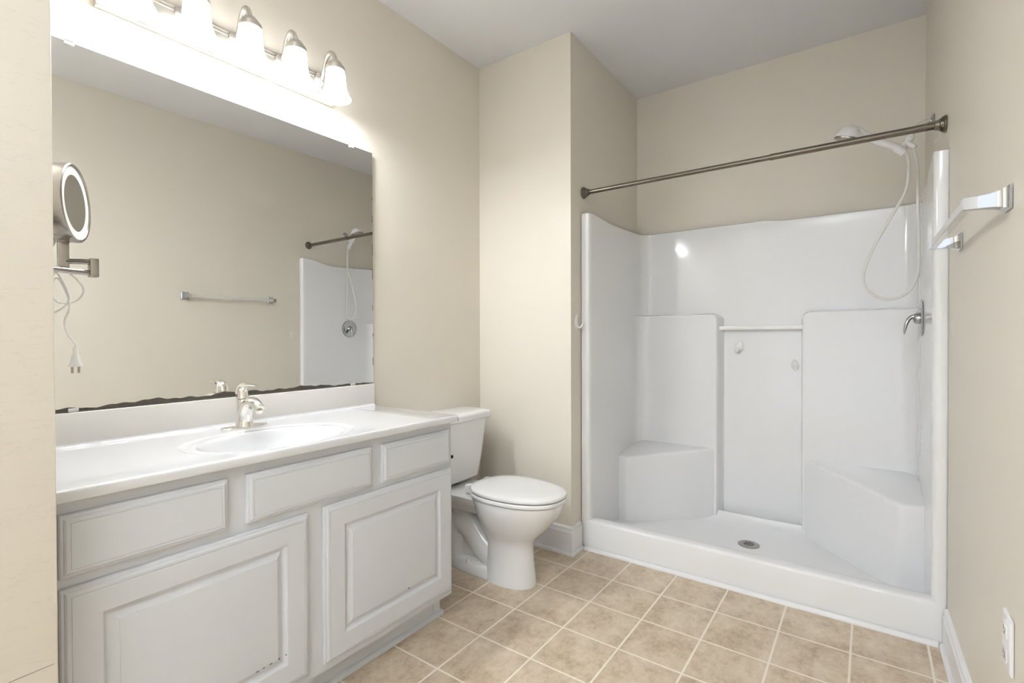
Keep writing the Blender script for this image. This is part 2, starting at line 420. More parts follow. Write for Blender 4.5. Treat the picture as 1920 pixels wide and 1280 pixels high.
# ------------------------------------------------------------------ faucet
FX, FY, FZ = 0.105, 0.868, 0.8340
fau = empty('faucet', (FX, FY, FZ), 'single lever satin nickel faucet standing behind the oval sink', 'faucet')
b = NB(); t = []
for i in range(48):
    a = 2*PI*i/48; sy = 0.047 if abs(math.sin(a)) > 0 else 0
    t.append((FX+0.027*math.cos(a), FY + 0.052*(1 if math.sin(a) > 0.001 else (-1 if math.sin(a) < -0.001 else 0)) + 0.027*math.sin(a)))
def sc(t, k): return [((x-FX)*k+FX, (y-FY)*(1-(1-k)*0.35)+FY) for x, y in t]
loft(b, [[Vector((x, y, FZ-0.001)) for x, y in t], [Vector((x, y, FZ+0.004)) for x, y in t], [Vector((x, y, FZ+0.006)) for x, y in sc(t, 0.93)]])
obj('base_plate', b, m_fauc, fau)
b = NB()   # body: a waisted column swelling forward into the short arched spout
tube(b, [(FX-0.002, FY, FZ+0.004), (FX-0.001, FY, FZ+0.025), (FX+0.004, FY, FZ+0.050), (FX+0.016, FY, FZ+0.074), (FX+0.038, FY, FZ+0.090), (FX+0.065, FY, FZ+0.093), (FX+0.090, FY, FZ+0.084), (FX+0.105, FY, FZ+0.072)],
     [0.031, 0.0265, 0.0235, 0.0215, 0.0185, 0.0170, 0.0160, 0.0150], seg=24, n=6, ref=(0, 1, 0))
tube(b, [(FX-0.012, FY, FZ+0.030), (FX-0.016, FY, FZ+0.065), (FX-0.018, FY, FZ+0.098)], [0.020, 0.0205, 0.0205], seg=24, n=6, ref=(0, 1, 0))
obj('body', b, m_fauc, fau)
b = NB(); lathe(b, [(0.010, 0), (0.0115, 0.001), (0.0115, 0.009), (0.012, 0.010), (0.012, 0.013)], (FX+0.098, FY, FZ+0.056), seg=20); obj('aerator', b, m_fauc, fau)
b = NB(); tube(b, [(FX-0.018, FY, FZ+0.100), (FX-0.020, FY, FZ+0.118), (FX-0.014, FY, FZ+0.136), (FX+0.002, FY, FZ+0.146), (FX+0.020, FY, FZ+0.149)], [0.0215, 0.0215, 0.0185, 0.0135, 0.010], seg=24, n=6, ref=(0, 1, 0))
hb = obj('handle', b, m_fauc, fau)
b = NB(); tube(b, [(FX+0.004, FY, FZ+0.146), (FX+0.030, FY, FZ+0.150), (FX+0.060, FY, FZ+0.151), (FX+0.086, FY, FZ+0.151)], [0.014, 0.0110, 0.0085, 0.0055], seg=16, n=6, ref=(0, 1, 0), sx=1.4, sy=0.6)
obj('lever', b, m_fauc, hb)

# ------------------------------------------------------------------ wall mirror
mir = empty('wall_mirror', (0.0, 0.893, 0.937), 'large frameless wall mirror above the vanity with a corroded dark bottom edge', 'mirror')
MY0, MY1, MZ0, MZ1 = 0.283, 1.501, 0.9375, 2.004
b = NB(); box(b, 0.0095, 0.0125, MY0, MY1, MZ0, MZ1); obj('backing', b, m_glasse, mir, False)
b = NB(); box(b, 0.0125, 0.0140, MY0+0.0008, MY1-0.0008, MZ0+0.0008, MZ1-0.0008); obj('mirror_glass', b, m_mirror, mir, False)
b = NB(); lo = []; hi = []
n = 150
for i in range(n+1):
    y = MY0 + (MY1-MY0)*i/n
    k = max(0, math.sin(PI*(i/n)**0.9))
    h = 0.006 + 0.007*k + 0.003*math.sin(y*23)+0.002*math.sin(y*61+1)+0.0012*math.sin(y*140)+0.001*random.random()
    if y > 1.25: h *= max(0.35, 1-(y-1.25)*3)
    lo.append(y); hi.append(max(0.0018, h))
A = [[b.verts.new((x, y, MZ0 + (hh if k else 0.0005))) for y, hh in zip(lo, hi)] for x, k in ((0.0138, 0), (0.0143, 0), (0.0143, 1), (0.0138, 1))]
for a_, b_ in ((0, 1), (1, 2), (2, 3), (3, 0)):
    for i in range(n): b.faces.new((A[a_][i], A[a_][i+1], A[b_][i+1], A[b_][i]))
b.faces.new([A[k][0] for k in range(4)]); b.faces.new([A[k][-1] for k in range(4)][::-1])
obj('corroded_edge', b, m_desil, mir, False)
for k in range(7):
    b = NB(); z = 1.02+0.13*k + 0.02*math.sin(k*3); box(b, 0.0138, 0.0143, MY1-0.0030, MY1-0.0008, z, z+0.035+0.02*math.sin(k*5), 0)
    obj('tarnish_spot', b, m_desil, mir, False)
for y, z, s in ((1.386, MZ1, 1), (0.425, MZ1, 1), (1.386, MZ0, -1), (0.425, MZ0, -1), (0.31, MZ0, -1)):
    b = NB(); box(b, 0.0005, 0.0185, y-0.011, y+0.011, z-0.002 if s > 0 else z-0.003, z+0.004 if s > 0 else z+0.001, 0.0008, 1)
    if s > 0: box(b, 0.0143, 0.0185, y-0.011, y+0.011, z-0.010, z+0.002, 0.0008, 1)
    else: box(b, 0.0145, 0.0185, y-0.012, y+0.012, z-0.001, z+0.0085, 0.0008, 1)
    obj('mirror_clip', b, m_clip, mir)

# ------------------------------------------------------------------ vanity light bar
LZ0, LZ1 = 2.140, 2.252
lb = empty('vanity_light', (0.0, 0.888, 2.19), 'five light vanity bar with frosted bell glass shades above the mirror', 'light fixture')
b = NB()
prof = [(0, LZ0+0.004), (0.006, LZ0), (0.024, LZ0+0.001), (0.026, LZ0+0.003), (0.026, LZ0+0.011), (0.023, LZ0+0.013), (0.023, LZ0+0.015), (0.027, LZ0+0.017), (0.027, LZ0+0.023), (0.024, LZ0+0.025), (0.024, LZ0+0.027),
        (0.028, LZ0+0.030), (0.028, LZ1-0.030), (0.024, LZ1-0.027), (0.024, LZ1-0.025), (0.027, LZ1-0.023), (0.027, LZ1-0.017), (0.023, LZ1-0.015), (0.023, LZ1-0.013), (0.026, LZ1-0.011), (0.026, LZ1-0.003), (0.022, LZ1), (0.004, LZ1), (0, LZ1-0.004)]
loops = []
for y in (0.485, 1.291): loops.append([Vector((x+0.0005, y, z)) for x, z in prof])
loft(b, loops); obj('back_plate', b, m_nickl, lb, True, 25)
SH = [(0.0, 0.0)]
for k in range(5):
    y = 0.545 + 0.1707*k; cx = 0.128
    b = NB(); lathe(b, [(0.026, 0), (0.026, 0.004), (0.020, 0.008), (0.012, 0.010)], (0.028, y, 2.225), (1, 0, 0), 24)
    tube(b, [(0.034, y, 2.225), (0.048, y, 2.256), (0.064, y, 2.292), (0.087, y, 2.314), (0.110, y, 2.306), (0.123, y, 2.286), (cx, y, 2.262)], 0.0085, seg=12, n=6)
    arm = obj('curved_arm', b, m_nickl, lb)
    b = NB(); lathe(b, [(0.010, 0.030), (0.020, 0.027), (0.027, 0.018), (0.030, 0.010), (0.034, 0.008), (0.034, 0.003), (0.038, 0.001), (0.038, -0.010), (0.033, -0.012)], (cx, y, 2.240), seg=28)
    obj('shade_holder', b, m_nickl, arm)
    out = [(0.031, 0.152), (0.036, 0.140), (0.0395, 0.120), (0.041, 0.095), (0.0425, 0.070), (0.046, 0.045), (0.053, 0.022), (0.061, 0.006), (0.0635, 0.000)]
    out = [(r*0.97, h*0.80) for r, h in out]
    prof = out + [(r-0.004, h+0.0015) for r, h in out[::-1]]
    b = NB(); lathe(b, prof, (cx, y, 2.119), seg=40, closed=True)
    sh = obj('glass_shade', b, m_shade, lb, True, 60)
    b = NB(); lathe(b, [(0, 0), (0.012, 0.002), (0.021, 0.012), (0.024, 0.026), (0.021, 0.042), (0.014, 0.055), (0.013, 0.075), (0, 0.076)], (cx, y, 2.152), seg=20)
    obj('light_bulb', b, m_bulb, sh)
    l = bpy.data.lights.new('bulb_light', 'POINT'); l.energy = BULB_W; l.shadow_soft_size = 0.022; l.color = (0.93, 0.97, 1.0)
    lo_ = bpy.data.objects.new('bulb_light', l); C.objects.link(lo_); lo_.location = (cx, y, 2.129)

# ------------------------------------------------------------------ toilet
TY = 1.905
toi = empty('toilet', (0.30, TY, 0), 'white two piece toilet with closed lid between vanity and wall', 'toilet')
def egg(xb, xf, hw, z, n=48, p=2.15, xc=None):
    xc = xc if xc is not None else xb + (xf-xb)*0.42
    out = []
    for i in range(n):
        a = 2*PI*i/n; c, s = math.cos(a), math.sin(a)
        cx = math.copysign(abs(c)**(2/p), c); sx = math.copysign(abs(s)**(2/p), s)
        out.append(Vector((xc + cx*((xf-xc) if c > 0 else (xc-xb)), TY + hw*sx, z)))
    return out
b = NB()
lv = [(0.375, 0.642, 0.090, 0.0), (0.375, 0.643, 0.091, 0.010), (0.385, 0.637, 0.088, 0.05), (0.392, 0.628, 0.087, 0.11), (0.396, 0.624, 0.089, 0.17), (0.395, 0.628, 0.091, 0.195), (0.385, 0.650, 0.104, 0.222),
      (0.370, 0.685, 0.126, 0.255), (0.355, 0.722, 0.148, 0.295), (0.345, 0.752, 0.164, 0.335), (0.338, 0.770, 0.172, 0.365), (0.325, 0.778, 0.175, 0.388), (0.325, 0.778, 0.174, 0.398), (0.335, 0.768, 0.166, 0.402)]
loft(b, [egg(*q) for q in lv])
# rear deck carrying the tank
def rrect(x0, x1, y0, y1, z, r, n=6):
    out = []
    for cx, cy, a0 in ((x1-r, y1-r, 0), (x0+r, y1-r, PI/2), (x0+r, y0+r, PI), (x1-r, y0+r, 1.5*PI)):
        for k in range(n+1): a = a0 + PI/2*k/n; out.append(Vector((cx+r*math.cos(a), cy+r*math.sin(a), z)))
    return out
loft(b, [rrect(0.16, 0.40, TY-0.075, TY+0.075, 0.300, 0.04), rrect(0.09, 0.43, TY-0.105, TY+0.105, 0.340, 0.05), rrect(0.055, 0.45, TY-0.122, TY+0.122, 0.362, 0.05), rrect(0.050, 0.46, TY-0.126, TY+0.126, 0.384, 0.05), rrect(0.056, 0.455, TY-0.120, TY+0.120, 0.390, 0.046)])
# trapway: rising limb, hump and falling limb, with a web between them
tube(b, [(0.48, TY, 0.050), (0.400, TY, 0.085), (0.330, TY, 0.140), (0.268, TY, 0.198), (0.212, TY, 0.222), (0.175, TY, 0.190), (0.170, TY, 0.120), (0.175, TY, 0.03)],
     [0.066, 0.066, 0.067, 0.070, 0.074, 0.066, 0.060, 0.060], seg=24, n=7, ref=(0, 1, 0), sx=0.86)
tube(b, [(0.52, TY, 0.12), (0.455, TY, 0.175), (0.41, TY, 0.245), (0.375, TY, 0.315), (0.36, TY, 0.37)], [0.05, 0.050, 0.052, 0.060, 0.080], seg=24, n=6, ref=(0, 1, 0), sx=1.25)
tube(b, [(0.215, TY, 0.27), (0.20, TY, 0.34)], [0.055, 0.08], seg=20, smooth=False, ref=(0, 1, 0))
loft(b, [rrect(0.17, 0.42, TY-0.020, TY+0.020, 0.03, 0.015), rrect(0.18, 0.35, TY-0.020, TY+0.020, 0.15, 0.015), rrect(0.19, 0.29, TY-0.020, TY+0.020, 0.24, 0.015)])
# foot
loft(b, [egg(0.136, 0.62, 0.080, 0.0, p=2.3), egg(0.136, 0.62, 0.081, 0.010, p=2.3), egg(0.140, 0.61, 0.076, 0.036, p=2.3), egg(0.152, 0.59, 0.064, 0.050, p=2.3), egg(0.175, 0.56, 0.040, 0.055, p=2.3)])
obj('bowl', b, m_porc, toi, True, 40)
b = NB(); lathe(b, [(0.0125, 0), (0.0125, 0.006), (0.010, 0.012), (0.005, 0.016), (0, 0.017)], (0.295, TY-0.058, 0.046), seg=20); obj('bolt_cap', b, m_porc, toi)
b = NB(); loft(b, [egg(0.131, 0.625, 0.085, 0.0002, p=2.3), egg(0.134, 0.622, 0.082, 0.003, p=2.3)]); obj('caulk_line', b, m_caulk, toi)
b = NB(); loft(b, [rrect(0.036, 0.186, TY-0.150, TY+0.150, 0.405, 0.04), rrect(0.028, 0.196, TY-0.166, TY+0.166, 0.415, 0.045), rrect(0.022, 0.205, TY-0.185, TY+0.185, 0.52, 0.045), rrect(0.014, 0.216, TY-0.214, TY+0.214, 0.722, 0.045)])
tk = obj('tank', b, m_porc, toi, True, 40)
b = NB(); lathe(b, [(0.045, 0), (0.05, 0.01), (0.05, 0.028)], (0.115, TY, 0.384), seg=24); obj('tank_gasket', b, m_dark, toi)
b = NB(); loft(b, [rrect(0.008, 0.226, TY-0.232, TY+0.232, 0.718, 0.05), rrect(0.005, 0.231, TY-0.237, TY+0.237, 0.722, 0.052), rrect(0.004, 0.232, TY-0.238, TY+0.238, 0.745, 0.052), rrect(0.006, 0.229, TY-0.235, TY+0.235, 0.754, 0.050), rrect(0.014, 0.220, TY-0.226, TY+0.226, 0.760, 0.045), rrect(0.04, 0.19, TY-0.19, TY+0.19, 0.763, 0.03)])
obj('tank_lid', b, m_porc, toi, True, 40)
b = NB(); lathe(b, [(0.008, 0), (0.009, 0.003), (0.006, 0.006), (0, 0.006)], (0.2065, 1.824, 0.555), (1, 0, 0), seg=16); obj('dark_plug', b, m_dark, toi)
def eggl(k, z): return egg(0.318+k, 0.793-k, 0.181-k, z, p=2.25)
b = NB(); loft(b, [eggl(0.006, 0.404), eggl(0.000, 0.409), eggl(0.0, 0.418), eggl(0.004, 0.4225)])
box(b, 0.305, 0.40, TY-0.085, TY+0.085, 0.402, 0.420, 0.006); obj('seat_ring', b, m_seat, toi, True, 40)
b = NB(); loft(b, [eggl(0.010, 0.4255), eggl(0.004, 0.428), eggl(0.002, 0.434), eggl(0.004, 0.440), eggl(0.012, 0.4445), eggl(0.045, 0.4475), eggl(0.10, 0.4485)])
obj('seat_lid', b, m_seat, toi, True, 40)
for s in (-1, 1):
    b = NB(); box(b, 0.296, 0.330, TY+s*0.07-0.018, TY+s*0.07+0.018, 0.392, 0.436, 0.008, 3); obj('seat_hinge', b, m_seat, toi)

# ------------------------------------------------------------------ shower stall
sh = empty('shower_stall', (1.37, 2.80, 0), 'white moulded fibreglass shower stall with corner seats and a low curb', 'shower')
XL, XR, YI = 0.668, 2.082, 3.185      # inner faces
YF = 2.412
def col_depth(x, z):
    """the two thick columns standing out from the back wall"""
    def rr(x0, x1):
        # signed distance to rounded rectangle spanning below z=1.283
        cx, hx = (x0+x1)/2, (x1-x0)/2; z1 = 1.285; cz, hz = z1-1.5, 1.5; r = 0.045
        qx, qz = abs(x-cx)-hx+r, abs(z-cz)-hz+r
        return math.hypot(max(qx, 0), max(qz, 0)) + min(max(qx, qz), 0) - r
    dl = rr(0.2, 1.163); dr = rr(1.590, 2.6)
    k = ss(1.262, 1.284, z)          # crisper along the top ledge than down the side
    wl = 0.017*(1-k) + 0.007*k; a = 1-ss(-wl, wl, dl); c = 1-ss(-0.008, 0.008, dr)
    return 0.064*max(a, c)
path = []   # (x, y, kind)
for x, y in ((0.618, 2.418), (0.622, 2.411), (0.632, 2.409), (0.650, 2.409), (0.658, 2.411), (0.664, 2.416), (0.667, 2.424), (XL, 2.440)): path.append((x, y))
for y in [2.46+0.04*i for i in range(15)]: path.append((XL, y))
rc = 0.070
for i in range(1, 8):
    a = PI - PI/2*i/8
    path.append((XL+rc+rc*math.cos(a), YI-rc+rc*math.sin(a)))
xsb = [XL+rc, 0.76, 0.80, 0.90, 1.00, 1.08, 1.12] + [1.13+0.003*i for i in range(18)] + [1.20, 1.30, 1.40, 1.50, 1.56] + [1.570+0.003*i for i in range(14)] + [1.63, 1.70, 1.80, 1.90, 2.0, XR-rc]
for x in xsb: path.append((x, YI))
for i in range(1, 8):
    a = PI/2 - PI/2*i/8
    path.append((XR-rc+rc*math.cos(a), YI-rc+rc*math.sin(a)))
for y in [3.02-0.04*i for i in range(15)]: path.append((XR, y))
for x, y in ((XR, 2.440), (2.083, 2.424), (2.086, 2.416), (2.092, 2.411), (2.100, 2.409), (2.120, 2.409), (2.1262, 2.411)): path.append((x, y))
def ztop_s(x, y):
    k = 1-ss(2.44, 2.72, y); hi = 0.050 if x > 1.4 else 0.022
    z = 1.783 + (y-2.4)*0.03 + (0.0 if x > 1.4 else 0.012)
    if x < XL-0.02 or x > XR+0.03: z -= 0.0
    return min(1.84, z + hi*k)
zl = [0.0, 0.04, 0.165, 0.30, 0.45, 0.7, 0.95, 1.15, 1.22] + [1.240+0.0025*i for i in range(26)] + [1.34, 1.45, 1.6, 1.72, 1.0001]
zl = sorted(z for z in zl if z != 1.0001)
b = NB(); rows = []
for (x, y) in path:
    zt = ztop_s(x, y); colv = []
    back = y > 3.12
    for z in zl + [zt-0.012, zt-0.004, zt]:
        dd = col_depth(x, z) if back else 0
        oy = 0.0
        if z == zt: oy = 0.006
        px, py = x, y-dd
        if z >= zt-0.0041 and False: pass
        if z == zt:
            if back: py += 0.008
            elif 2.43 < y:
                px += -0.008 if x < 1.4 else 0.008
            else: py += 0.005
        colv.append(b.verts.new((px, py, z)))
    rows.append(colv)
for A, Bv in zip(rows[:-1], rows[1:]):
    for i in range(len(A)-1): b.faces.new((A[i], Bv[i], Bv[i+1], A[i+1]))
wallp = obj('wall_surround', b, m_gel, sh, True, 40)
sm = wallp.modifiers.new('shell', 'SOLIDIFY'); sm.thickness = 0.004; sm.offset = 1
# make sure the shell grows away from the room
nz = sum(p.normal.y for p in wallp.data.polygons if abs(p.center.x) < 0.3)
sm.offset = 1 if nz > 0 else -1
# base pan
b = NB()
pf = [(2.408, 0.0), (2.408, 0.145), (2.410, 0.152), (2.415, 0.157), (2.424, 0.159), (2.470, 0.159), (2.480, 0.156), (2.488, 0.149), (2.500, 0.100), (2.508, 0.075), (2.522, 0.060), (2.545, 0.053), (2.83, 0.046), (3.06, 0.053), (3.10, 0.060), (3.125, 0.078), (3.135, 0.105), (3.14, 0.105), (3.14, 0.0)]
xsP = [0.640, 0.668, 0.70, 0.75, 1.0, 1.37, 1.7, 1.99, 2.04, 2.082, 2.112]
loops = []
for x in xsP: loops.append([Vector((x, y, z + (0.0 if z > 0.12 or z == 0 else 0.008*abs(x-1.375)))) for y, z in pf])
loft(b, loops); box(b, 1.165, 1.588, 3.13, 3.184, 0.02, 0.062, 0.004)
obj('base_pan', b, m_pan, sh, True, 40)
seatz = lambda x, y: 0.425 + max(0, (y-2.72))*0.13
def corner_seat(pts):
    t = bmesh.new()
    a = [t.verts.new((x, y, 0.040)) for x, y in pts]; c = [t.verts.new((x, y, seatz(x, y))) for x, y in pts]; n = len(pts)
    t.faces.new(a[::-1]); t.faces.new(c)
    for i in range(n): t.faces.new((a[i], a[(i+1) % n], c[(i+1) % n], c[i]))
    t.edges.ensure_lookup_table()
    ed = [e for e in t.edges if not (e.verts[0] in a and e.verts[1] in a)]
    bmesh.ops.bevel(t, geom=ed, offset=0.016, segments=5, affect='EDGES', profile=0.5, clamp_overlap=True)
    return t
t = corner_seat([(0.650, 2.80), (0.722, 2.785), (1.145, 3.128), (1.145, 3.16), (0.650, 3.16)]); obj('corner_seat', t, m_gel, sh, True, 40)
t = corner_seat([(2.10, 2.712), (2.100, 3.16), (1.600, 3.16), (1.600, 3.128), (1.995, 2.705)]); obj('corner_seat', t, m_gel, sh, True, 40)
# drain
b = NB(); lathe(b, [(0, 0.0), (0.053, 0.0), (0.053, 0.003), (0.049, 0.005), (0.0, 0.0055)], (1.376, 2.855, 0.0462), seg=40)
dr = obj('drain_cover', b, m_nick, sh, True, 40)
b = NB()
for i in range(-3, 4):
    for j in range(-3, 4):
        if i*i+j*j < 10:
            cx, cy = 1.376+i*0.0088, 2.855+j*0.0088
            box(b, cx-0.0026, cx+0.0026, cy-0.0026, cy+0.0026, 0.0515, 0.0521)
obj('drain_holes', b, m_dark, dr, False)
b = NB(); box(b, 1.150, 1.592, 3.146, 3.161, 1.187, 1.209, 0.002, 2); obj('recess_bar', b, m_acrw, sh)
b = NB(); box(b, 1.146, 1.151, 3.143, 3.164, 1.184, 1.212, 0.001, 1); obj('bar_socket', b, m_nick, sh)

# ------------------------------------------------------------------ adhesive hooks
def hook(name, loc, nrm, tilt, label, k=1.0, group=None):
    h = empty(name, loc, label, 'hook', group)
    n = Vector(nrm).normalized(); up = Vector((0, 0, 1)); sd = up.cross(n).normalized()
    c, s = math.cos(tilt), math.sin(tilt)
    U = up*c + sd*s; Sd = sd*c - up*s; L0 = Vector(loc)
    T = [(0, 0.030), (0.006, 0.024), (0.014, 0.010), (0.0175, -0.002), (0.0165, -0.010), (0.009, -0.022), (0.003, -0.0275), (0, -0.028)]
    full = T + [(-a, z) for a, z in T[1:-1][::-1]]
    b = NB()
    loft(b, [[L0 + Sd*(a*k) + U*(z*k) + n*0.0005 for a, z in full], [L0 + Sd*(a*k) + U*(z*k) + n*0.003 for a, z in full], [L0 + Sd*(a*k*.86) + U*(z*k*.88) + n*0.0055 for a, z in full]])
    obj('back_plate', b, m_plastic, h, True, 50)
    b = NB()
    tube(b, [L0 + U*(-0.008*k) + n*0.004, L0 + U*(-0.019*k) + n*0.008*k, L0 + U*(-0.022*k) + n*0.017*k, L0 + U*(-0.014*k) + n*0.025*k, L0 + U*(-0.004*k) + n*0.028*k],
         [0.006*k, 0.0062*k, 0.0055*k, 0.0045*k, 0.0032*k], seg=14, n=6, ref=tuple(Sd), sx=1.5, sy=0.7)
    obj('hook_arm', b, m_plastic, h)
    return h
hook('adhesive_hook', (XA, 2.362, 1.229), (1, 0, 0), 0.12, 'white teardrop adhesive hook on the cream wall at the left edge of the shower', 1.45)
hook('adhesive_hook', (1.262, 3.1846, 1.085), (0, -1, 0), 0.30, 'white adhesive hook in the shower recess, the higher one on the left below the bar', 1.4)
hook('adhesive_hook', (1.553, 3.1846, 0.988), (0, -1, 0), -0.15, 'white adhesive hook in the shower recess, the lower one on the right', 1.1)

# ------------------------------------------------------------------ curtain rod
ra, rb = Vector((XA, 2.440, 1.934)), Vector((xw(2.50), 2.497, 1.953))
rod = empty('curtain_rod', tuple((ra+rb)/2), 'dark brushed nickel tension shower curtain rod across the shower opening', 'curtain rod')
dv = (rb-ra).normalized(); Lr = (rb-ra).length
b = NB(); lathe(b, [(0.0118, 0.03), (0.0118, Lr*0.62)], tuple(ra), dv, 24); obj('inner_tube', b, m_rod, rod)
b = NB(); lathe(b, [(0.0135, Lr*0.605), (0.0142, Lr*0.607), (0.0142, Lr*0.612), (0.0137, Lr*0.614), (0.0137, Lr-0.03)], tuple(ra), dv, 24); obj('outer_tube', b, m_rod, rod)
EC = [(0.030, 0.001), (0.031, 0.004), (0.030, 0.007), (0.0285, 0.008), (0.0285, 0.011), (0.0265, 0.012), (0.0260, 0.015), (0.0235, 0.016), (0.0230, 0.020), (0.0200, 0.022), (0.0170, 0.034), (0.015, 0.036)]
b = NB(); lathe(b, EC, tuple(ra), dv, 28); obj('end_cap', b, m_rubber, rod, True, 25)
b = NB(); lathe(b, [(r*1.04, h) for r, h in EC], tuple(rb), -dv, 28); obj('end_cap', b, m_rod, rod, True, 25)

# ------------------------------------------------------------------ shower arm and hand shower
WX = xw(2.87)
sa = empty('shower_pipe', (WX, 2.87, 2.098), 'chrome shower arm and round flange on the wall above the shower', 'shower arm')
b = NB(); lathe(b, [(0.028, 0.0008), (0.029, 0.003), (0.025, 0.008), (0.014, 0.013), (0.011, 0.014)], (WX, 2.87, 2.098), (-1, 0, 0), 28); obj('flange', b, m_chrome, sa)
b = NB(); tube(b, [(WX-0.004, 2.87, 2.098), (WX-0.035, 2.868, 2.098), (WX-0.062, 2.866, 2.080), (WX-0.080, 2.863, 2.047)], 0.0095, seg=16, n=8); obj('arm_pipe', b, m_fauc, sa)
hs = empty('hand_shower', (2.03, 2.86, 2.03), 'white plastic hand shower in its holder with a long looping hose', 'hand shower')
P0 = Vector((WX-0.078, 2.862, 2.046))
b = NB(); ax = Vector((-0.55, -0.1, -0.83)).normalized()
lathe(b, [(0.012, -0.004), (0.0165, 0), (0.017, 0.008), (0.0155, 0.010), (0.0175, 0.012), (0.0175, 0.020), (0.014, 0.026), (0.012, 0.034), (0.012, 0.050)], tuple(P0), ax, 24)
tube(b, [P0+ax*0.034, P0+ax*0.040+Vector((0.018, -0.006, -0.010)), P0+ax*0.040+Vector((0.034, -0.010, -0.026))], [0.012, 0.012, 0.0105], seg=18, n=5)
tube(b, [P0+ax*0.046, Vector((2.010, 2.845, 1.985))], [0.011, 0.013], seg=16, smooth=False)
obj('swivel_bracket', b, m_plastic, hs)
b = NB(); h0, h1 = Vector((2.014, 2.835, 1.968)), Vector((1.975, 2.822, 2.003))
tube(b, [h0, h0+(h1-h0)*0.5, h1], [0.0175, 0.019, 0.016], seg=20, smooth=False); obj('holder_clamp', b, m_plastic, hs)
b = NB()
tube(b, [(2.010, 2.834, 1.972), (1.975, 2.822, 2.000), (1.93, 2.81, 2.025), (1.87, 2.785, 2.062), (1.84, 2.772, 2.082), (1.815, 2.765, 2.090)], [0.014, 0.016, 0.017, 0.019, 0.023, 0.027], seg=22, n=7)
fa = Vector((-0.30, 0.12, -0.94)).normalized(); hc = Vector((1.812, 2.765, 2.070))
lathe(b, [(0.008, -0.040), (0.026, -0.036), (0.040, -0.022), (0.051, 0.0), (0.055, 0.008), (0.055, 0.013)], tuple(hc), fa, 32)
hd = obj('spray_handle', b, m_plastic, hs, True, 40)
b = NB(); lathe(b, [(0.055, 0.012), (0.0565, 0.014), (0.056, 0.020), (0.048, 0.022), (0, 0.021)], tuple(hc), fa, 32); obj('spray_face', b, m_nick, hd)
b = NB()
tube(b, [(2.013, 2.835, 1.970), (2.026, 2.83, 1.945), (2.030, 2.825, 1.885), (2.018, 2.82, 1.79), (1.960, 2.81, 1.667), (1.900, 2.80, 1.540), (1.868, 2.80, 1.430), (1.884, 2.80, 1.358), (1.951, 2.805, 1.314), (2.024, 2.82, 1.338), (2.062, 2.84, 1.417), (2.069, 2.85, 1.521), (2.064, 2.86, 1.731), (2.062, 2.86, 1.90), (2.052, 2.855, 1.965), (P0+ax*0.040+Vector((0.030, -0.009, -0.022)))],
     0.0062, seg=10, n=9)
obj('hose', b, m_hose, hs)

# ------------------------------------------------------------------ valve
va = empty('shower_valve', (XR, 2.882, 1.228), 'chrome shower valve with a round plate and curved lever on the right shower side', 'shower valve')
b = NB(); lathe(b, [(0.080, 0.0008), (0.081, 0.003), (0.076, 0.007), (0.066, 0.009), (0.064, 0.0075), (0.050, 0.0085), (0.032, 0.011), (0, 0.011)], (XR, 2.882, 1.228), (-1, 0, 0), 48); obj('face_plate', b, m_chrome, va, True, 50)
b = NB(); lathe(b, [(0.026, 0.009), (0.026, 0.020), (0.021, 0.028), (0.012, 0.032), (0, 0.033)], (XR, 2.882, 1.228), (-1, 0, 0), 28)
tube(b, [(XR-0.018, 2.882, 1.232), (XR-0.032, 2.88, 1.236), (XR-0.046, 2.878, 1.226), (XR-0.056, 2.876, 1.202), (XR-0.061, 2.874, 1.176), (XR-0.063, 2.872, 1.156)], [0.015, 0.014, 0.012, 0.0105, 0.0075, 0.0035], seg=18, n=6, ref=(0, 1, 0), sx=1.2, sy=0.75)
obj('lever_handle', b, m_chrome, va)

# ------------------------------------------------------------------ towel bar on the right wall
tb = empty('towel_bar', (xw(1.84), 1.84, 1.453), 'clear square towel bar on flared chrome posts on the right wall', 'towel bar')
ZB = 1.452
def bracket(yc):
    w = xw(yc); b = NB()
    st = [(0.0008, 0.0265, 0.0265), (0.005, 0.0265, 0.0265), (0.0065, 0.0245, 0.0245), (0.010, 0.0215, 0.0225), (0.016, 0.0175, 0.0195), (0.026, 0.0145, 0.0165), (0.040, 0.0125, 0.0145), (0.056, 0.0115, 0.0135), (0.080, 0.0110, 0.0130)]
    loops = []
    for d, hy, hz in st:
        z = ZB - 0.003*min(1, d/0.05)
        loops.append([Vector((w-d, yc-hy, z-hz)), Vector((w-d, yc+hy, z-hz)), Vector((w-d, yc+hy, z+hz)), Vector((w-d, yc-hy, z+hz))])
    loft(b, loops)
    bmesh.ops.bevel(b, geom=[e for e in b.edges if abs(e.verts[0].co.x-e.verts[1].co.x) < 1e-5 and (abs(e.verts[0].co.x-(w-0.080)) < 1e-4)], offset=0.0012, segments=2, affect='EDGES')
    obj('post', b, m_chrome, tb, True, 30)
bracket(1.530); bracket(2.152)
b = NB(); loops = []
for yc in (1.541, 2.141):
    x0 = xw(yc)-0.078; loops.append([Vector((x0, yc, ZB-0.013)), Vector((x0+0.018, yc, ZB-0.013)), Vector((x0+0.018, yc, ZB+0.008)), Vector((x0, yc, ZB+0.008))])
loft(b, loops); bmesh.ops.bevel(b, geom=b.edges[:], offset=0.0015, segments=2, affect='EDGES')
obj('bar', b, m_acr, tb)

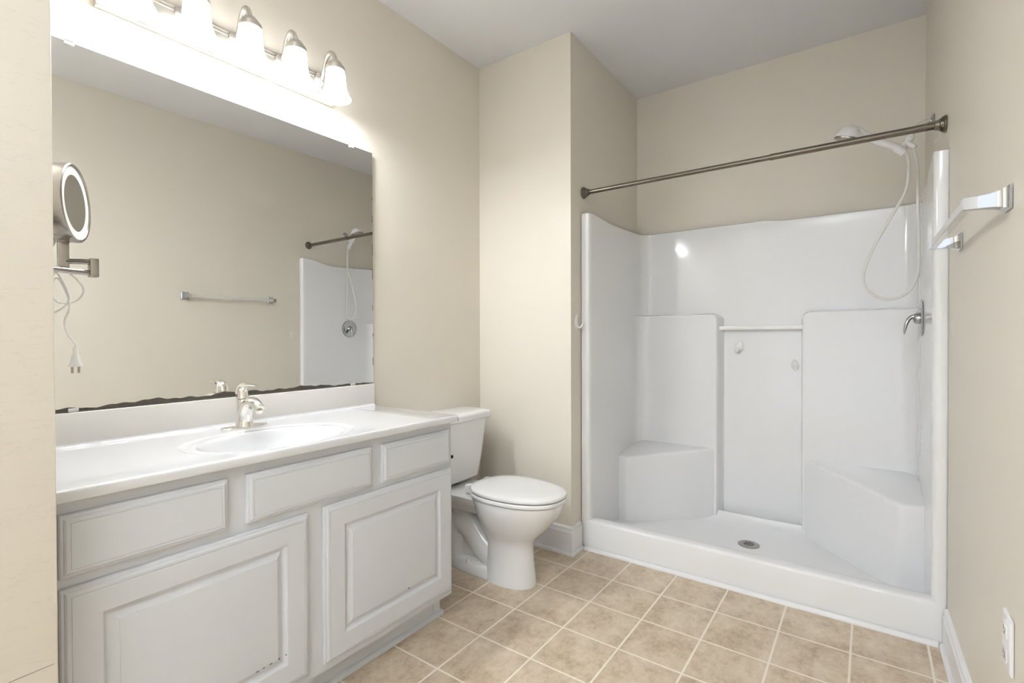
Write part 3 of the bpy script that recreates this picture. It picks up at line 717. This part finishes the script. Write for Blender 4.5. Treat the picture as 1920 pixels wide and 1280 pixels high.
# ------------------------------------------------------------------ outlet cover on the right wall
ou = empty('outlet_cover', (xw(1.505), 1.505, 0.482), 'white outlet cover plate low on the right wall', 'outlet')
b = NB(); w = xw(1.505); loops = []
for d, k in ((0.0005, 0), (0.003, 0.0), (0.0055, 0.002), (0.0075, 0.006)):
    loops.append([Vector((w-d, 1.468+k, 0.422+k)), Vector((w-d, 1.542-k, 0.422+k)), Vector((w-d, 1.542-k, 0.541-k)), Vector((w-d, 1.468+k, 0.541-k))])
loft(b, loops); obj('plate', b, m_trim, ou)
for zc in (0.455, 0.508):
    b = NB(); box(b, w-0.0095, w-0.006, 1.489, 1.521, zc-0.014, zc+0.014, 0.0012); s_ = obj('receptacle', b, m_plastic, ou)
    b = NB(); box(b, w-0.0098, w-0.0092, 1.497, 1.499, zc-0.002, zc+0.007); box(b, w-0.0098, w-0.0092, 1.511, 1.513, zc-0.002, zc+0.007); box(b, w-0.0098, w-0.0092, 1.503, 1.507, zc-0.009, zc-0.005); obj('slots', b, m_dark, s_, False)

# ------------------------------------------------------------------ magnifying mirror on its swing arm, at the vanity's left end wall
mm = empty('magnifying_mirror', (0.315, Y0, 1.322), 'round brushed nickel lighted magnifying mirror on a swing arm left of the wall mirror', 'magnifying mirror')
nv = Vector((0.50, 0.866, 0.03)).normalized(); hc = Vector((0.250, 0.377, 1.491))
b = NB(); lathe(b, [(0, -0.046), (0.070, -0.046), (0.086, -0.043), (0.094, -0.034), (0.0975, -0.020), (0.0985, 0.000), (0.098, 0.005), (0.095, 0.0075), (0.091, 0.006), (0.089, 0.002), (0.0, 0.002)], tuple(hc), nv, 56)
hd = obj('mirror_head', b, m_nick, mm, True, 40)
b = NB(); lathe(b, [(0.0895, 0.0018), (0.0895, 0.0035), (0.070, 0.0035), (0.070, 0.0018)], tuple(hc), nv, 56, closed=True); obj('light_ring', b, m_frost, hd)
b = NB(); lathe(b, [(0.0705, 0.0022), (0.0705, 0.0032), (0.0, 0.0024)], tuple(hc), nv, 56); obj('magnifying_glass', b, m_mirror, hd)
hb_ = hc - nv*0.022
b = NB(); box(b, hb_.x-0.011, hb_.x+0.011, hb_.y-0.010, hb_.y+0.010, 1.318, 1.398, 0.002)
tube(b, [(hb_.x, hb_.y, 1.392), (hb_.x, hb_.y, 1.402)], 0.014, smooth=False); obj('neck_bracket', b, m_nick, mm)
el = Vector((0.278, 0.408, 1.330))
b = NB()
box(b, el.x-0.012, el.x+0.012, el.y-0.009, el.y+0.009, 1.305, 1.352, 0.002); obj('elbow_bracket', b, m_nick, mm)
b = NB(); tube(b, [(hb_.x, hb_.y, 1.344), (el.x, el.y, 1.344)], 0.0068, smooth=False, seg=16); obj('upper_arm', b, m_nick, mm)
b = NB(); tube(b, [(0.315, Y0+0.022, 1.315), (el.x, el.y, 1.315)], 0.0068, smooth=False, seg=16); obj('lower_arm', b, m_nick, mm)
b = NB(); box(b, 0.275, 0.355, Y0+0.0005, Y0+0.014, 1.27, 1.375, 0.004); box(b, 0.303, 0.327, Y0+0.012, Y0+0.034, 1.300, 1.330, 0.003); obj('wall_bracket', b, m_nick, mm)
b = NB()
tube(b, [(hb_.x-0.004, hb_.y-0.012, 1.33), (0.272, 0.352, 1.318), (0.276, 0.372, 1.300), (0.276, 0.388, 1.272), (0.270, 0.378, 1.246), (0.262, 0.355, 1.236), (0.262, 0.335, 1.246), (0.262, 0.330, 1.285), (0.264, 0.338, 1.312), (0.266, 0.350, 1.290), (0.270, 0.362, 1.252), (0.266, 0.350, 1.225), (0.258, 0.330, 1.215), (0.258, 0.325, 1.26), (0.262, 0.340, 1.298), (0.268, 0.357, 1.262), (0.27, 0.362, 1.225), (0.270, 0.352, 1.190), (0.270, 0.358, 1.160), (0.272, 0.372, 1.135), (0.272, 0.372, 1.118)],
     0.0022, seg=8, n=7)
pc = obj('power_cord', b, m_plastic, mm)
b = NB(); lathe(b, [(0.0035, 0.050), (0.005, 0.046), (0.0055, 0.030), (0.008, 0.026), (0.010, 0.012), (0.0135, 0.006), (0.0135, 0.0), (0, 0.0)], (0.272, 0.372, 1.078), (0, 0, 1), 16, sx=1.0, sy=0.7)
pg = obj('plug', b, m_plastic, pc)
b = NB()
for s in (-1, 1): box(b, 0.2705, 0.2735, 0.372+s*0.0063-0.0025, 0.372+s*0.0063+0.0025, 1.062, 1.080)
obj('prongs', b, m_nick, pg, False)
